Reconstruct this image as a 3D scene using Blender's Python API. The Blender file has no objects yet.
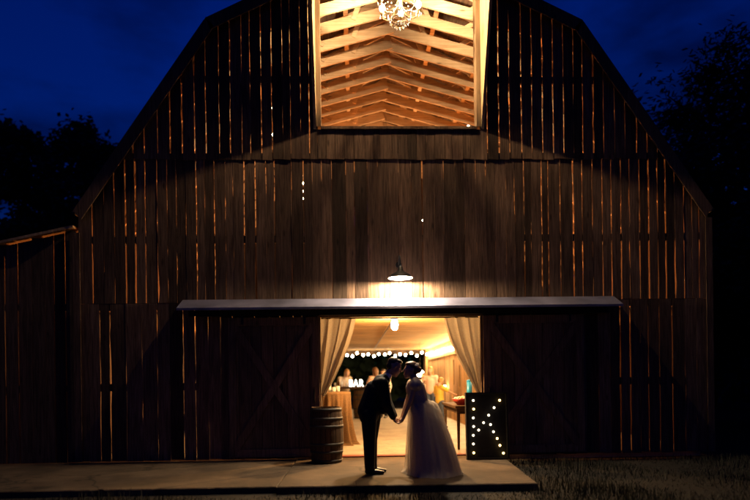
import bpy, bmesh, math, random
from mathutils import Vector, Matrix, Euler
R = math.radians
rnd = random.Random(7)
scene = bpy.context.scene
col = scene.collection

# ------------------------------------------------------------------ helpers
class MB:
    """collects shapes; build() links them as ONE mesh object"""
    def __init__(s): s.v = []; s.f = []; s.m = []; s.cur = 0
    def add(s, vs, fs):
        b = len(s.v); s.v += [tuple(p) for p in vs]
        for f in fs: s.f.append([b+i for i in f]); s.m.append(s.cur)
    def box(s, x0, x1, y0, y1, z0, z1):
        s.add([(x0,y0,z0),(x1,y0,z0),(x1,y1,z0),(x0,y1,z0),(x0,y0,z1),(x1,y0,z1),(x1,y1,z1),(x0,y1,z1)],
              [(0,3,2,1),(4,5,6,7),(0,1,5,4),(1,2,6,5),(2,3,7,6),(3,0,4,7)])
    def prism(s, poly, y0, y1):
        """polygon in x,z (counter-clockwise seen from -y) pushed from y0 to y1"""
        n = len(poly)
        s.add([(x,y0,z) for x,z in poly]+[(x,y1,z) for x,z in poly],
              [list(range(n)), list(range(2*n-1,n-1,-1))]+[(i,i+n,(i+1)%n+n,(i+1)%n) for i in range(n)])
    def bar(s, p, q, w, h, up=(0,0,1)):
        p, q = Vector(p), Vector(q); d = (q-p).normalized(); u = Vector(up)
        a = d.cross(u)
        if a.length < 1e-4: a = d.cross(Vector((0,1,0)))
        a.normalize(); b = a.cross(d).normalized(); a *= w/2; b *= h/2
        s.add([p-a-b,p+a-b,p+a+b,p-a+b,q-a-b,q+a-b,q+a+b,q-a+b],
              [(0,3,2,1),(4,5,6,7),(0,1,5,4),(1,2,6,5),(2,3,7,6),(3,0,4,7)])
    def tube(s, pts, r, n=8, caps=True):
        pts = [Vector(p) for p in pts]; rs = r if isinstance(r,(list,tuple)) else [r]*len(pts)
        d0 = (pts[1]-pts[0]).normalized()
        a = d0.orthogonal().normalized(); vs = []; fs = []
        for i,p in enumerate(pts):
            d = (pts[min(i+1,len(pts)-1)]-pts[max(i-1,0)]).normalized()
            a = (a-d*a.dot(d)).normalized(); b = d.cross(a)
            for k in range(n):
                t = 2*math.pi*k/n; vs.append(p+(a*math.cos(t)+b*math.sin(t))*rs[i])
        for i in range(len(pts)-1):
            for k in range(n):
                k2 = (k+1)%n; fs.append((i*n+k,i*n+k2,(i+1)*n+k2,(i+1)*n+k))
        if caps: fs.append(list(range(n-1,-1,-1))); fs.append([(len(pts)-1)*n+k for k in range(n)])
        s.add(vs, fs)
    def lathe(s, prof, c=(0,0,0), n=24, closed=False):
        vs=[]; fs=[]; m=len(prof)
        for r,z in prof:
            for k in range(n):
                t=2*math.pi*k/n; vs.append((c[0]+max(r,1e-4)*math.cos(t),c[1]+max(r,1e-4)*math.sin(t),c[2]+z))
        for i in range(m-1 if not closed else m):
            j=(i+1)%m
            for k in range(n):
                k2=(k+1)%n; fs.append((i*n+k,i*n+k2,j*n+k2,j*n+k))
        s.add(vs,fs)
    def ball(s, c, r, n=12, m=8, rot=None):
        rr = r if isinstance(r,(list,tuple)) else (r,r,r); vs=[]; fs=[]; c=Vector(c)
        for i in range(m+1):
            p=math.pi*i/m
            for k in range(n):
                t=2*math.pi*k/n
                q=Vector((rr[0]*max(math.sin(p),1e-3)*math.cos(t),rr[1]*max(math.sin(p),1e-3)*math.sin(t),-rr[2]*math.cos(p)))
                if rot: q = rot @ q
                vs.append(c+q)
        for i in range(m):
            for k in range(n):
                k2=(k+1)%n; fs.append((i*n+k,i*n+k2,(i+1)*n+k2,(i+1)*n+k))
        s.add(vs,fs)
    def cap(s, p, q, r0, r1, lat=1.0, n=14):
        """tapered capsule; lat widens it along y"""
        p,q=Vector(p),Vector(q); d=q-p; L=d.length
        d = d.normalized() if L>1e-5 else Vector((0,0,1))
        b=Vector((0,1,0)); b=(b-d*b.dot(d))
        b = b.normalized() if b.length>1e-3 else d.orthogonal().normalized()
        a=b.cross(d); vs=[]; rings=[]
        for i in range(5): t=math.pi/2*i/4; rings.append((-r0*math.cos(t),max(r0*math.sin(t),r0*.02)))
        for i in range(1,5) if L<1e-5 else range(0,5): t=math.pi/2*i/4; rings.append((L+r1*math.sin(t),max(r1*math.cos(t),r1*.02)))
        for h,r in rings:
            for k in range(n):
                t=2*math.pi*k/n; vs.append(p+d*h+a*r*math.cos(t)+b*r*lat*math.sin(t))
        fs=[]
        for i in range(len(rings)-1):
            for k in range(n):
                k2=(k+1)%n; fs.append((i*n+k,i*n+k2,(i+1)*n+k2,(i+1)*n+k))
        fs.append(list(range(n-1,-1,-1))); fs.append([(len(rings)-1)*n+k for k in range(n)])
        s.add(vs,fs)
    def mesh(s, name):
        me=bpy.data.meshes.new(name); me.from_pydata(s.v,[],s.f); me.update(); return me
    def build(s, name, mat, parent=None, smooth=False, fix=True):
        me=s.mesh(name)
        mats = mat if isinstance(mat,(list,tuple)) else [mat]
        for m in mats: me.materials.append(m)
        if len(mats)>1: me.polygons.foreach_set('material_index', s.m)
        if fix and len(s.v)<60000:
            bm=bmesh.new(); bm.from_mesh(me); bmesh.ops.recalc_face_normals(bm,faces=bm.faces); bm.to_mesh(me); bm.free()
        if smooth: me.polygons.foreach_set('use_smooth',[True]*len(me.polygons))
        o=bpy.data.objects.new(name,me); col.objects.link(o)
        if parent: o.parent=parent
        return o
    def blend(s, name, mat, parent=None, voxel=.012, smooth=4):
        """one continuous skin round all the shapes"""
        o=s.build(name,mat,None,fix=False)
        r=o.modifiers.new('r','REMESH'); r.mode='VOXEL'; r.voxel_size=voxel; r.use_smooth_shade=True
        if smooth: m=o.modifiers.new('s','SMOOTH'); m.factor=.5; m.iterations=smooth
        dg=bpy.context.evaluated_depsgraph_get()
        me=bpy.data.meshes.new_from_object(o.evaluated_get(dg))
        o.modifiers.clear(); old=o.data; o.data=me; bpy.data.meshes.remove(old)
        me.name=name
        if not me.materials: me.materials.append(mat)
        me.polygons.foreach_set('use_smooth',[True]*len(me.polygons))
        if parent: o.parent=parent
        return o

def tag(o,label=None,cat=None,group=None,kind=None):
    if label: o['label']=label
    if cat: o['category']=cat
    if group: o['group']=group
    if kind: o['kind']=kind
    return o
def empty(name,loc=(0,0,0),rz=0,label=None,cat=None,group=None):
    o=bpy.data.objects.new(name,None); col.objects.link(o); o.location=loc; o.rotation_euler=(0,0,rz)
    return tag(o,label,cat,group)
def copy_tree(o,parent=None):
    c=o.copy(); col.objects.link(c); c.parent=parent
    for ch in list(o.children): copy_tree(ch,c)
    return c
def lamp(name,loc,power,color,parent=None,radius=.04):
    l=bpy.data.lights.new(name,'POINT'); l.energy=power; l.color=color; l.shadow_soft_size=radius
    o=bpy.data.objects.new(name,l); col.objects.link(o); o.location=loc
    if parent: o.parent=parent
    return o

# ------------------------------------------------------------------ materials
def newmat(name):
    m=bpy.data.materials.new(name); m.use_nodes=True; nt=m.node_tree
    return m,nt,nt.nodes['Principled BSDF']
def wood(name,c1,c2,grain='z',scale=9.,rough=.85,vary=.45,knots=True,bump=.25,island=True):
    m,nt,b=newmat(name); N=nt.nodes.new; L=nt.links.new
    tc=N('ShaderNodeTexCoord'); mp=N('ShaderNodeMapping'); geo=N('ShaderNodeNewGeometry')
    st={'z':(1,1,.06),'x':(.06,1,1),'y':(1,.06,1)}[grain]; mp.inputs['Scale'].default_value=st
    off=N('ShaderNodeVectorMath'); off.operation='SCALE'; comb=N('ShaderNodeCombineXYZ')
    for k in range(3): L(geo.outputs['Random Per Island'],comb.inputs[k])
    L(comb.outputs[0],off.inputs[0]); off.inputs['Scale'].default_value=37. if island else 0
    add=N('ShaderNodeVectorMath'); L(tc.outputs['Object'],add.inputs[0]); L(off.outputs[0],add.inputs[1]); L(add.outputs[0],mp.inputs[0])
    n1=N('ShaderNodeTexNoise'); n1.inputs['Scale'].default_value=scale*4; n1.inputs['Detail'].default_value=8; n1.inputs['Roughness'].default_value=.65; n1.inputs['Distortion'].default_value=.6
    L(mp.outputs[0],n1.inputs[0])
    n2=N('ShaderNodeTexNoise'); n2.inputs['Scale'].default_value=1.3; n2.inputs['Detail'].default_value=5; L(add.outputs[0],n2.inputs[0])
    r=N('ShaderNodeValToRGB'); r.color_ramp.elements[0].color=(*c1,1); r.color_ramp.elements[1].color=(*c2,1)
    r.color_ramp.elements[0].position=.36; r.color_ramp.elements[1].position=.66; L(n1.outputs[0],r.inputs[0])
    mul=N('ShaderNodeMath'); mul.operation='MULTIPLY_ADD'; L(geo.outputs['Random Per Island'],mul.inputs[0]); mul.inputs[1].default_value=vary*2 if island else 0; mul.inputs[2].default_value=1-vary if island else 1
    mu2=N('ShaderNodeMapRange'); L(n2.outputs[0],mu2.inputs[0]); mu2.inputs[1].default_value=.3; mu2.inputs[2].default_value=.7; mu2.inputs[3].default_value=.72; mu2.inputs[4].default_value=1.18
    m3=N('ShaderNodeMath'); m3.operation='MULTIPLY'; L(mul.outputs[0],m3.inputs[0]); L(mu2.outputs[0],m3.inputs[1])
    out=m3
    if knots:
        mpk=N('ShaderNodeMapping'); mpk.inputs['Scale'].default_value={'z':(5,5,1.6),'x':(1.6,5,5),'y':(5,1.6,5)}[grain]; L(add.outputs[0],mpk.inputs[0])
        vo=N('ShaderNodeTexVoronoi'); vo.inputs['Scale'].default_value=1.; L(mpk.outputs[0],vo.inputs[0])
        kr=N('ShaderNodeMapRange'); L(vo.outputs['Distance'],kr.inputs[0]); kr.inputs[1].default_value=.04; kr.inputs[2].default_value=.13; kr.inputs[3].default_value=.4; kr.inputs[4].default_value=1
        m4=N('ShaderNodeMath'); m4.operation='MULTIPLY'; L(m3.outputs[0],m4.inputs[0]); L(kr.outputs[0],m4.inputs[1]); out=m4
    vm=N('ShaderNodeVectorMath'); vm.operation='SCALE'; L(r.outputs[0],vm.inputs[0]); L(out.outputs[0],vm.inputs['Scale'])
    L(vm.outputs[0],b.inputs['Base Color']); b.inputs['Roughness'].default_value=rough; b.inputs['Specular IOR Level'].default_value=.25
    bp=N('ShaderNodeBump'); bp.inputs['Strength'].default_value=bump; bp.inputs['Distance'].default_value=.01; L(n1.outputs[0],bp.inputs['Height']); L(bp.outputs[0],b.inputs['Normal'])
    return m
def plain(name,c,rough=.6,metal=0,vary=.12,scale=8.,trans=0.,bump=0.,spec=.5):
    m,nt,b=newmat(name); N=nt.nodes.new; L=nt.links.new
    tc=N('ShaderNodeTexCoord'); n=N('ShaderNodeTexNoise'); n.inputs['Scale'].default_value=scale; n.inputs['Detail'].default_value=6; L(tc.outputs['Object'],n.inputs[0])
    r=N('ShaderNodeValToRGB'); r.color_ramp.elements[0].position=.3; r.color_ramp.elements[1].position=.7
    r.color_ramp.elements[0].color=(*[x*(1-vary) for x in c],1); r.color_ramp.elements[1].color=(*[min(1,x*(1+vary)) for x in c],1)
    L(n.outputs[0],r.inputs[0]); L(r.outputs[0],b.inputs['Base Color'])
    b.inputs['Roughness'].default_value=rough; b.inputs['Metallic'].default_value=metal; b.inputs['Specular IOR Level'].default_value=spec
    if bump:
        bp=N('ShaderNodeBump'); bp.inputs['Strength'].default_value=bump; bp.inputs['Distance'].default_value=.01; L(n.outputs[0],bp.inputs['Height']); L(bp.outputs[0],b.inputs['Normal'])
    if trans:
        t=N('ShaderNodeBsdfTranslucent'); L(r.outputs[0],t.inputs[0]); mx=N('ShaderNodeMixShader'); mx.inputs[0].default_value=trans
        L(b.outputs[0],mx.inputs[1]); L(t.outputs[0],mx.inputs[2]); L(mx.outputs[0],nt.nodes['Material Output'].inputs[0])
    return m
def glow(name,c,s):
    m,nt,b=newmat(name); b.inputs['Base Color'].default_value=(*[min(1,x) for x in c],1)
    b.inputs['Emission Color'].default_value=(*c,1); b.inputs['Emission Strength'].default_value=s; return m
WARM=(1.,.54,.18); AMBER=(1.,.33,.075)
M={}
M['siding']=wood('weathered_siding',(.062,.034,.020),(.175,.105,.065),'z',8,vary=.62)
M['door_wood']=wood('door_boards',(.085,.054,.036),(.19,.128,.086),'z',8,vary=.3)
M['pine']=wood('new_pine',(.32,.21,.10),(.46,.32,.17),'z',5,vary=.12)
M['truss']=wood('truss_pine',(.48,.31,.17),(.72,.53,.33),'x',6,vary=.2)
M['jamb']=wood('loft_jamb',(.13,.08,.04),(.23,.15,.08),'z',6,vary=.1)
M['inner']=wood('inner_boards',(.38,.21,.09),(.62,.41,.20),'z',6,vary=.22)
M['ceil']=wood('ceiling_boards',(.40,.24,.10),(.52,.33,.15),'x',4,vary=.1,knots=False)
M['roofwood']=wood('roof_sheathing',(.05,.03,.018),(.12,.075,.045),'y',6)
M['dark_wood']=wood('dark_wood',(.035,.02,.012),(.09,.05,.028),'x',8,island=False)
M['oak']=wood('barrel_oak',(.04,.022,.012),(.09,.052,.027),'z',8,vary=.25)
M['tin']=plain('galvanised_sheet',(.17,.165,.23),.5,.12,.35,2.2,bump=.05)
M['black_metal']=plain('black_metal',(.02,.02,.022),.5,.6)
M['hoop']=plain('iron_hoop',(.04,.037,.035),.6,.6)
M['black_paint']=plain('black_paint',(.012,.011,.011),.75,0,.3,14.,spec=.2)
M['enamel']=plain('white_enamel',(.8,.8,.78),.3)
M['brass']=plain('aged_brass',(.45,.32,.14),.35,.9)
M['wire']=plain('cable',(.02,.018,.015),.6)
M['curtain']=plain('linen_curtain',(.29,.25,.205),.9,0,.12,60.,trans=.28,bump=.1)
M['burlap']=plain('burlap_cloth',(.15,.085,.038),.95,0,.35,70.,trans=.1,bump=.3)
M['suit']=plain('navy_suit',(.010,.011,.017),.8,0,.2,80.,spec=.2)
M['shirt']=plain('white_shirt',(.7,.68,.64),.8,0,.05)
M['shoe']=plain('shoe_leather',(.018,.013,.01),.3)
M['skin']=plain('skin',(.50,.29,.19),.5,0,.08,20.)
M['hair_dark']=plain('dark_hair',(.025,.014,.009),.5,0,.4,60.)
M['hair_blond']=plain('blond_hair',(.42,.24,.09),.55,0,.3,60.)
M['hair_brown']=plain('brown_hair',(.16,.075,.035),.55,0,.3,60.)
M['satin']=plain('ivory_satin',(.46,.39,.36),.5,0,.05,10.,trans=.3)
M['tulle']=plain('ivory_tulle',(.76,.66,.55),.9,0,.06,25.,trans=.6)
def net(m,fac):
    nt=m.node_tree; o=nt.nodes['Material Output']; src=o.inputs[0].links[0].from_socket
    t=nt.nodes.new('ShaderNodeBsdfTransparent'); mx=nt.nodes.new('ShaderNodeMixShader'); mx.inputs[0].default_value=fac
    nt.links.new(src,mx.inputs[1]); nt.links.new(t.outputs[0],mx.inputs[2]); nt.links.new(mx.outputs[0],o.inputs[0])
net(M['tulle'],.38)
M['yellow']=plain('yellow_cotton',(.75,.52,.10),.85,0,.08,20.,trans=.1)
M['cream']=plain('cream_cotton',(.70,.60,.48),.85,0,.08,20.)
M['pinkish']=plain('pale_pink_cotton',(.68,.48,.40),.85,0,.08,20.)
M['jeans']=plain('blue_denim',(.05,.07,.12),.9,0,.2,60.)
M['red']=plain('red_enamel',(.30,.02,.012),.35,0,.1)
M['popcorn']=plain('white_flowers',(.75,.70,.62),.9,0,.1,60.)
M['teal']=plain('teal_tin',(.01,.26,.62),.4,0,.08)
M['jar']=plain('milk_glass',(.75,.73,.68),.25,0,.04,trans=.5)
M['flower']=plain('ivory_petals',(.75,.68,.60),.8,0,.1,30.,trans=.3)
M['leaf_green']=plain('leaf_green',(.06,.10,.03),.7,0,.3,30.)
M['bark']=plain('bark',(.07,.055,.045),.95,0,.4,14.,bump=.6)
M['leaves']=plain('leaves',(.045,.075,.03),.7,0,.4,2.,trans=.2)
M['red_sill']=plain('red_lit_sill',(.22,.04,.02),.5,0,.2)  # red light on the threshold painted as base colour
M['b_hot']=glow('bulb_white_hot',(1.,.84,.58),110.)
M['b_str']=glow('string_bulb',(1.,.80,.50),60.)
M['b_wall']=glow('wall_string_bulb',(1.,.66,.30),360.)
M['b_sign']=glow('sign_bulb_warm',(1.,.66,.22),6.)
M['b_signw']=glow('sign_bulb_pale',(1.,.86,.60),3.2)
M['bar_lit']=glow('letter_face',(1.,.94,.80),7.)
M['flame']=glow('candle_flame',(1.,.75,.35),20.)
def glassmat():
    m,nt,b=newmat('crystal'); b.inputs['Base Color'].default_value=(.95,.93,.9,1); b.inputs['Roughness'].default_value=.05
    b.inputs['Transmission Weight'].default_value=.75; b.inputs['IOR'].default_value=1.5; b.inputs['Specular IOR Level'].default_value=.9
    return m
M['crystal']=glassmat()
def concrete(name,c,crack=True,rough=.85):
    m,nt,b=newmat(name); N=nt.nodes.new; L=nt.links.new
    tc=N('ShaderNodeTexCoord'); n=N('ShaderNodeTexNoise'); n.inputs['Scale'].default_value=1.6; n.inputs['Detail'].default_value=10; n.inputs['Roughness'].default_value=.7; L(tc.outputs['Object'],n.inputs[0])
    n2=N('ShaderNodeTexNoise'); n2.inputs['Scale'].default_value=70; n2.inputs['Detail'].default_value=4; L(tc.outputs['Object'],n2.inputs[0])
    r=N('ShaderNodeValToRGB'); r.color_ramp.elements[0].position=.3; r.color_ramp.elements[1].position=.72
    r.color_ramp.elements[0].color=(*[x*.55 for x in c],1); r.color_ramp.elements[1].color=(*[x*1.2 for x in c],1); L(n.outputs[0],r.inputs[0])
    mr=N('ShaderNodeMapRange'); L(n2.outputs[0],mr.inputs[0]); mr.inputs[1].default_value=.3; mr.inputs[2].default_value=.7; mr.inputs[3].default_value=.75; mr.inputs[4].default_value=1.15
    vm=N('ShaderNodeVectorMath'); vm.operation='SCALE'; L(r.outputs[0],vm.inputs[0]); L(mr.outputs[0],vm.inputs['Scale']); L(vm.outputs[0],b.inputs['Base Color'])
    if crack:
        mpc=N('ShaderNodeMapping'); mpc.inputs['Scale'].default_value=(.55,.8,1); nd=N('ShaderNodeTexNoise'); nd.inputs['Scale'].default_value=3; nd.inputs['Detail'].default_value=6; L(tc.outputs['Object'],nd.inputs[0])
        ad=N('ShaderNodeMix'); ad.data_type='VECTOR'; ad.inputs[0].default_value=.22; L(tc.outputs['Object'],ad.inputs[4]); L(nd.outputs['Color'],ad.inputs[5]); L(ad.outputs[1],mpc.inputs[0])
        vo=N('ShaderNodeTexVoronoi'); vo.feature='DISTANCE_TO_EDGE'; vo.inputs['Scale'].default_value=.8; L(mpc.outputs[0],vo.inputs[0])
        ck=N('ShaderNodeMapRange'); L(vo.outputs[0],ck.inputs[0]); ck.inputs[1].default_value=0; ck.inputs[2].default_value=.012; ck.inputs[3].default_value=.35; ck.inputs[4].default_value=1
        ns=N('ShaderNodeTexNoise'); ns.inputs['Scale'].default_value=.9; ns.inputs['Detail'].default_value=3; L(tc.outputs['Object'],ns.inputs[0])
        sn=N('ShaderNodeMapRange'); L(ns.outputs[0],sn.inputs[0]); sn.inputs[1].default_value=.42; sn.inputs[2].default_value=.6; sn.inputs[3].default_value=.6; sn.inputs[4].default_value=1.1
        mm=N('ShaderNodeMath'); mm.operation='MULTIPLY'; L(ck.outputs[0],mm.inputs[0]); L(sn.outputs[0],mm.inputs[1])
        v2=N('ShaderNodeVectorMath'); v2.operation='SCALE'; L(vm.outputs[0],v2.inputs[0]); L(mm.outputs[0],v2.inputs['Scale']); L(v2.outputs[0],b.inputs['Base Color'])
    b.inputs['Roughness'].default_value=rough; b.inputs['Specular IOR Level'].default_value=.3
    bp=N('ShaderNodeBump'); bp.inputs['Strength'].default_value=.3; bp.inputs['Distance'].default_value=.01; L(n2.outputs[0],bp.inputs['Height']); L(bp.outputs[0],b.inputs['Normal'])
    return m
M['slab']=concrete('pavement_concrete',(.115,.078,.048))
M['floor']=concrete('floor_concrete',(.42,.37,.30),False,rough=.6)
M['ground']=concrete('ground_soil',(.013,.010,.007),False)

# ------------------------------------------------------------------ ground
m=MB(); m.add([(-400,-400,-.10),(400,-400,-.10),(400,400,-.10),(-400,400,-.10)],[(0,1,2,3)])
tag(m.build('ground',M['ground']),kind='structure')
def slab(outline,zt):
    m=MB(); n=len(outline); m.add([(x,y,-.2) for x,y in outline]+[(x,y,zt-.012) for x,y in outline],[(i,(i+1)%n,(i+1)%n+n,i+n) for i in range(n)])
    cx=sum(p[0] for p in outline)/n; cy_=sum(p[1] for p in outline)/n
    ins=[(x+(.012 if x<cx else -.012),y+(.014 if y<cy_ else -.0)) for x,y in outline]
    b=len(m.v); m.v+=[(x,y,zt) for x,y in ins]; m.f+=[[i+n,(i+1)%n+n,b+(i+1)%n,b+i] for i in range(n)]+[[b+i for i in range(n)]]; m.m+=[0]*(n+1)
    return tag(m.build('pavement',M['slab']),kind='structure')
def worn_edge(x0,y0,x1,y1,step=.09):
    n=int(abs(x1-x0)/step); return [(x0+(x1-x0)*i/n,y0+(y1-y0)*i/n+rnd.gauss(0,.006)+(.03*rnd.random() if rnd.random()<.05 else 0)) for i in range(n+1)]
slab(worn_edge(-11,-2.62,-1.852,-2.62)+[(-1.852,0),(-11,0)],-.012)
slab(worn_edge(-1.838,-2.70,1.60,-2.78)+[(1.80,0),(-1.838,0)],0.0)
m=MB(); m.box(-5.55,5.55,.16,15.2,-.2,.02); tag(m.build('floor',M['floor']),kind='structure')
# grass, uncountable
m=MB()
for i in range(26000):
    if i<17000: x=rnd.uniform(1.3,9.5); y=rnd.uniform(-5.2,-.1)
    else: x=rnd.uniform(-7,3); y=rnd.uniform(-5.0,-2.7)
    if x<1.82+.07*y and y>-2.82: continue
    if x<-1.8 and y>-2.66: continue
    h=rnd.uniform(.03,.11)*(1+.8*math.sin(x*2.1+y)*math.sin(y*1.7)); a=rnd.uniform(0,6.28); w=rnd.uniform(.004,.009)
    dx,dy=math.cos(a)*w,math.sin(a)*w; lx,ly=rnd.uniform(-.04,.04),rnd.uniform(-.04,.04)
    m.add([(x-dx,y-dy,-.11),(x+dx,y+dy,-.11),(x+lx,y+ly,-.10+h)],[(0,1,2)])
M['grass']=plain('grass_blades',(.008,.009,.004),.8,0,.4,1.5,trans=.2)
tag(m.build('grass',M['grass'],fix=False),'short rough grass in front of and beside the concrete slab','grass',kind='stuff')

# ------------------------------------------------------------------ barn
HW,EZ,BX,BZ,PZ=5.64,4.36,3.33,7.70,9.30
def roofz(x):
    x=abs(x)
    return PZ-(PZ-BZ)*x/BX if x<=BX else BZ-(BZ-EZ)*(x-BX)/(HW-BX)
LEN=15.2
OX0,OX1,OZ=-1.35,1.43,5.88           # loft opening
DX0,DX1,DZ=-1.41,1.46,2.50           # doorway
barn=empty('barn',(0,0,0),0,'big weathered plank barn with gambrel roof, glowing loft opening and wide lit doorway','barn')

def clip_top(x0,x1,zt):
    """top outline of a board: follows the roof slope when that is lower"""
    a,b=roofz(x0)-.03,roofz(x1)-.03
    return min(a,zt),min(b,zt)
def boards(mb,edges,z0,z1,y,th,rag0=.0,rag1=.0,hole=None):
    for x0,x1 in edges:
        dy=rnd.uniform(-.003,.003); zb=z0+rnd.uniform(-rag0,rag0); zt=z1+rnd.uniform(-rag1,rag1)
        spans=[(x0,x1)]
        a,b=clip_top(x0,x1,zt)
        if max(a,b)<zb+.05: continue
        top=[(x1,b),(x0,a)]
        if (x0<BX<x1) and a>BZ-.4 and zt>BZ: top=[(x1,b),(BX,min(zt,BZ-.03)),(x0,a)]
        if (x0<-BX<x1) and zt>BZ: top=[(x1,b),(-BX,min(zt,BZ-.03)),(x0,a)]
        def worn(x,za,zc):
            n=int((zc-za)/.28); return [(x+rnd.gauss(0,.0028)*(1 if rnd.random()<.8 else 2.2),za+(zc-za)*(i+rnd.uniform(-.3,.3))/n) for i in range(1,n)]
        lean=rnd.uniform(-.002,.002)
        poly=[(x0+lean,zb+rnd.uniform(0,rag0)),(x1+lean,zb)]+worn(x1,zb,top[0][1])+top+worn(x0,zb,top[-1][1])[::-1]
        mb.prism(poly,y+dy-th,y+dy)
def layout(gaps,x0,x1,tight=.004,gmin=.008,gmax=.019,pitch=.20):
    """boards between the listed gaps; long stretches are split by tight joints"""
    cuts=[(x0,0)]
    for g in sorted(gaps):
        if x0<g<x1: cuts.append((g,rnd.choice((rnd.uniform(.004,.010),rnd.uniform(.010,.018),rnd.uniform(.012,.026)))))
    cuts.append((x1,0)); out=[]
    for (a,ga),(b,gb) in zip(cuts,cuts[1:]):
        A,B=a+ga/2,b-gb/2; n=max(1,round((B-A)/pitch)); 
        js=[A]+[A+(B-A)*(i+rnd.uniform(-.18,.18))/n for i in range(1,n)]+[B]
        for i,(p,q) in enumerate(zip(js,js[1:])):
            out.append((p+(tight/2 if i else 0),q-(tight/2 if i<n-1 else 0)))
    return out
upL=[-5.1,-4.9,-4.65,-4.45,-4.22,-4.0,-3.79,-3.57,-3.374,-3.139,-2.945,-2.593,-2.398,-2.211,-1.885,-1.708,-1.555]
upR=[1.62,1.83,2.023,2.24,2.431,2.622,2.815,3.005,3.187,3.352,3.546,3.731,3.93,4.12,4.33,4.52,4.71,4.9]
midL=[-5.38,-4.997,-4.80,-4.631,-4.457,-4.247,-4.072,-3.747,-3.564,-3.248,-3.055,-2.725,-2.526,-2.19,-1.889,-1.676]
midR=[0.437,1.584,1.747,2.273,2.4,2.591,2.709,2.928,3.165,3.329,3.512,3.695,3.86,4.034,4.19,4.374,4.54,4.706,4.853,5.019,5.185,5.333,5.462]
loL=[-5.272,-5.098,-4.82,-4.541,-4.279,-3.824,-3.614,-3.386]
loR=[3.588,3.992,4.175,4.506,4.709,4.948]
m=MB()
boards(m,layout(upL,-HW+.02,OX0-.06),5.30,12,-.031,.013,rag0=.012)
boards(m,layout(upR,OX1+.06,HW-.02),5.30,12,-.031,.013,rag0=.012)
boards(m,layout([],OX0-.06,OX1+.06,tight=.008,pitch=.165),5.30,OZ-.045,-.031,.013,rag0=.012)
m.build('upper_siding',M['siding'],barn)
m=MB()
boards(m,layout(midL+[OX0],-HW+.02,OX0),2.78,5.42,-.006,.022)
boards(m,layout(midR,OX0,HW-.02,tight=.006),2.78,5.42,-.006,.022)
m.build('middle_siding',M['siding'],barn)
m=MB()
boards(m,layout(loL,-HW+.02,DX0-.09),.004,2.775,-.006,.022,rag0=.01)
boards(m,layout(loR,DX1+.09,HW-.02),.004,2.775,-.006,.022,rag0=.01)
boards(m,layout([],DX0-.09,DX1+.09),DZ+.03,2.775,-.006,.022)
m.build('lower_siding',M['siding'],barn)
for s_,zt_ in ((-1,4.02),(1,EZ-.12)):
    m=MB(); m.box(s_*HW-.07,s_*HW+.05,-.062,-.046,.004,zt_); m.build('corner_board',M['siding'],barn)
# girts behind the boards
for z in (1.30,2.72,3.90,5.36,6.74,8.3):
    h=.13
    w=HW-.1 if z<EZ else (HW-(HW-BX)*(z+.1-EZ)/(BZ-EZ) if z<BZ else BX*(PZ-z-.1)/(PZ-BZ))-.1
    if z<2.6: spans=[(-w,DX0-.14),(DX1+.14,w)]
    elif OZ<z: spans=[(-w,OX0-.06),(OX1+.06,w)]
    else: spans=[(-w,w)]
    for a,b in spans:
        if b-a<.1: continue
        m=MB(); m.box(a,b,.0,.05,z-h/2,z+h/2); m.build('girt',M['roofwood'],barn)
m=MB(); m.box(OX0-.05,OX1+.05,.0,.03,5.43,OZ-.05); m.build('added_light_stop',M['roofwood'],barn)  # unseen board added so no loft light shows through the seams
# corner and door posts
for x in (-5.5,-2.45,DX0-.16,DX1+.16,2.30,5.5):
    m=MB(); m.box(x-.07,x+.07,.052,.19,.02,2.6); m.build('post',M['roofwood'],barn)
for y in (3.8,7.6,11.4):
    m=MB(); m.box(-2.52,-2.38,y-.07,y+.07,.02,2.58); m.build('post',M['inner'],barn)
# door casing and sill, its red light put into the colour
m=MB()
m.box(DX0-.10,DX0,-.03,.05,.022,DZ+.1); m.box(DX1,DX1+.10,-.03,.05,.022,DZ+.1); m.box(DX0,DX1,-.028,.048,DZ,DZ+.1)
m.build('door_casing',M['door_wood'],barn)
m=MB(); m.box(DX0,DX1,-.03,.16,-.05,.022); m.build('door_sill',M['red_sill'],barn)
# roof
def slope(mb,xa,za,xb,zb,y0,y1,t):
    d=Vector((xb-xa,0,zb-za)).normalized(); n=Vector((-d.z,0,d.x)); n=n if n.z>0 else -n
    mb.prism([(xa,za),(xb,zb),(xb+n.x*t,zb+n.z*t),(xa+n.x*t,za+n.z*t)],y0,y1)
m=MB()
for s in (-1,1):
    slope(m,s*BX,BZ,0,PZ,-.115,LEN+.1,.05); slope(m,s*(HW+.02),EZ-.03,s*BX,BZ,-.115,LEN+.1,.05)
m.build('roof',M['roofwood'],barn)
for s in (-1,1):
    for (xa,za,xb,zb) in ((BX,BZ,0.0,PZ),(HW+.02,EZ-.03,BX,BZ)):
        m=MB(); d=Vector((xb-xa,0,zb-za)).normalized(); n=Vector((d.z,0,-d.x)); n=n if n.z<0 else -n
        poly=[(s*xa,za+.05),(s*xb,zb+.05),(s*(xb+n.x*.17),zb+n.z*.17),(s*(xa+n.x*.17),za+n.z*.17)]
        m.prism(poly,-.145,-.117); m.build('rake_board',M['siding'],barn)
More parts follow.
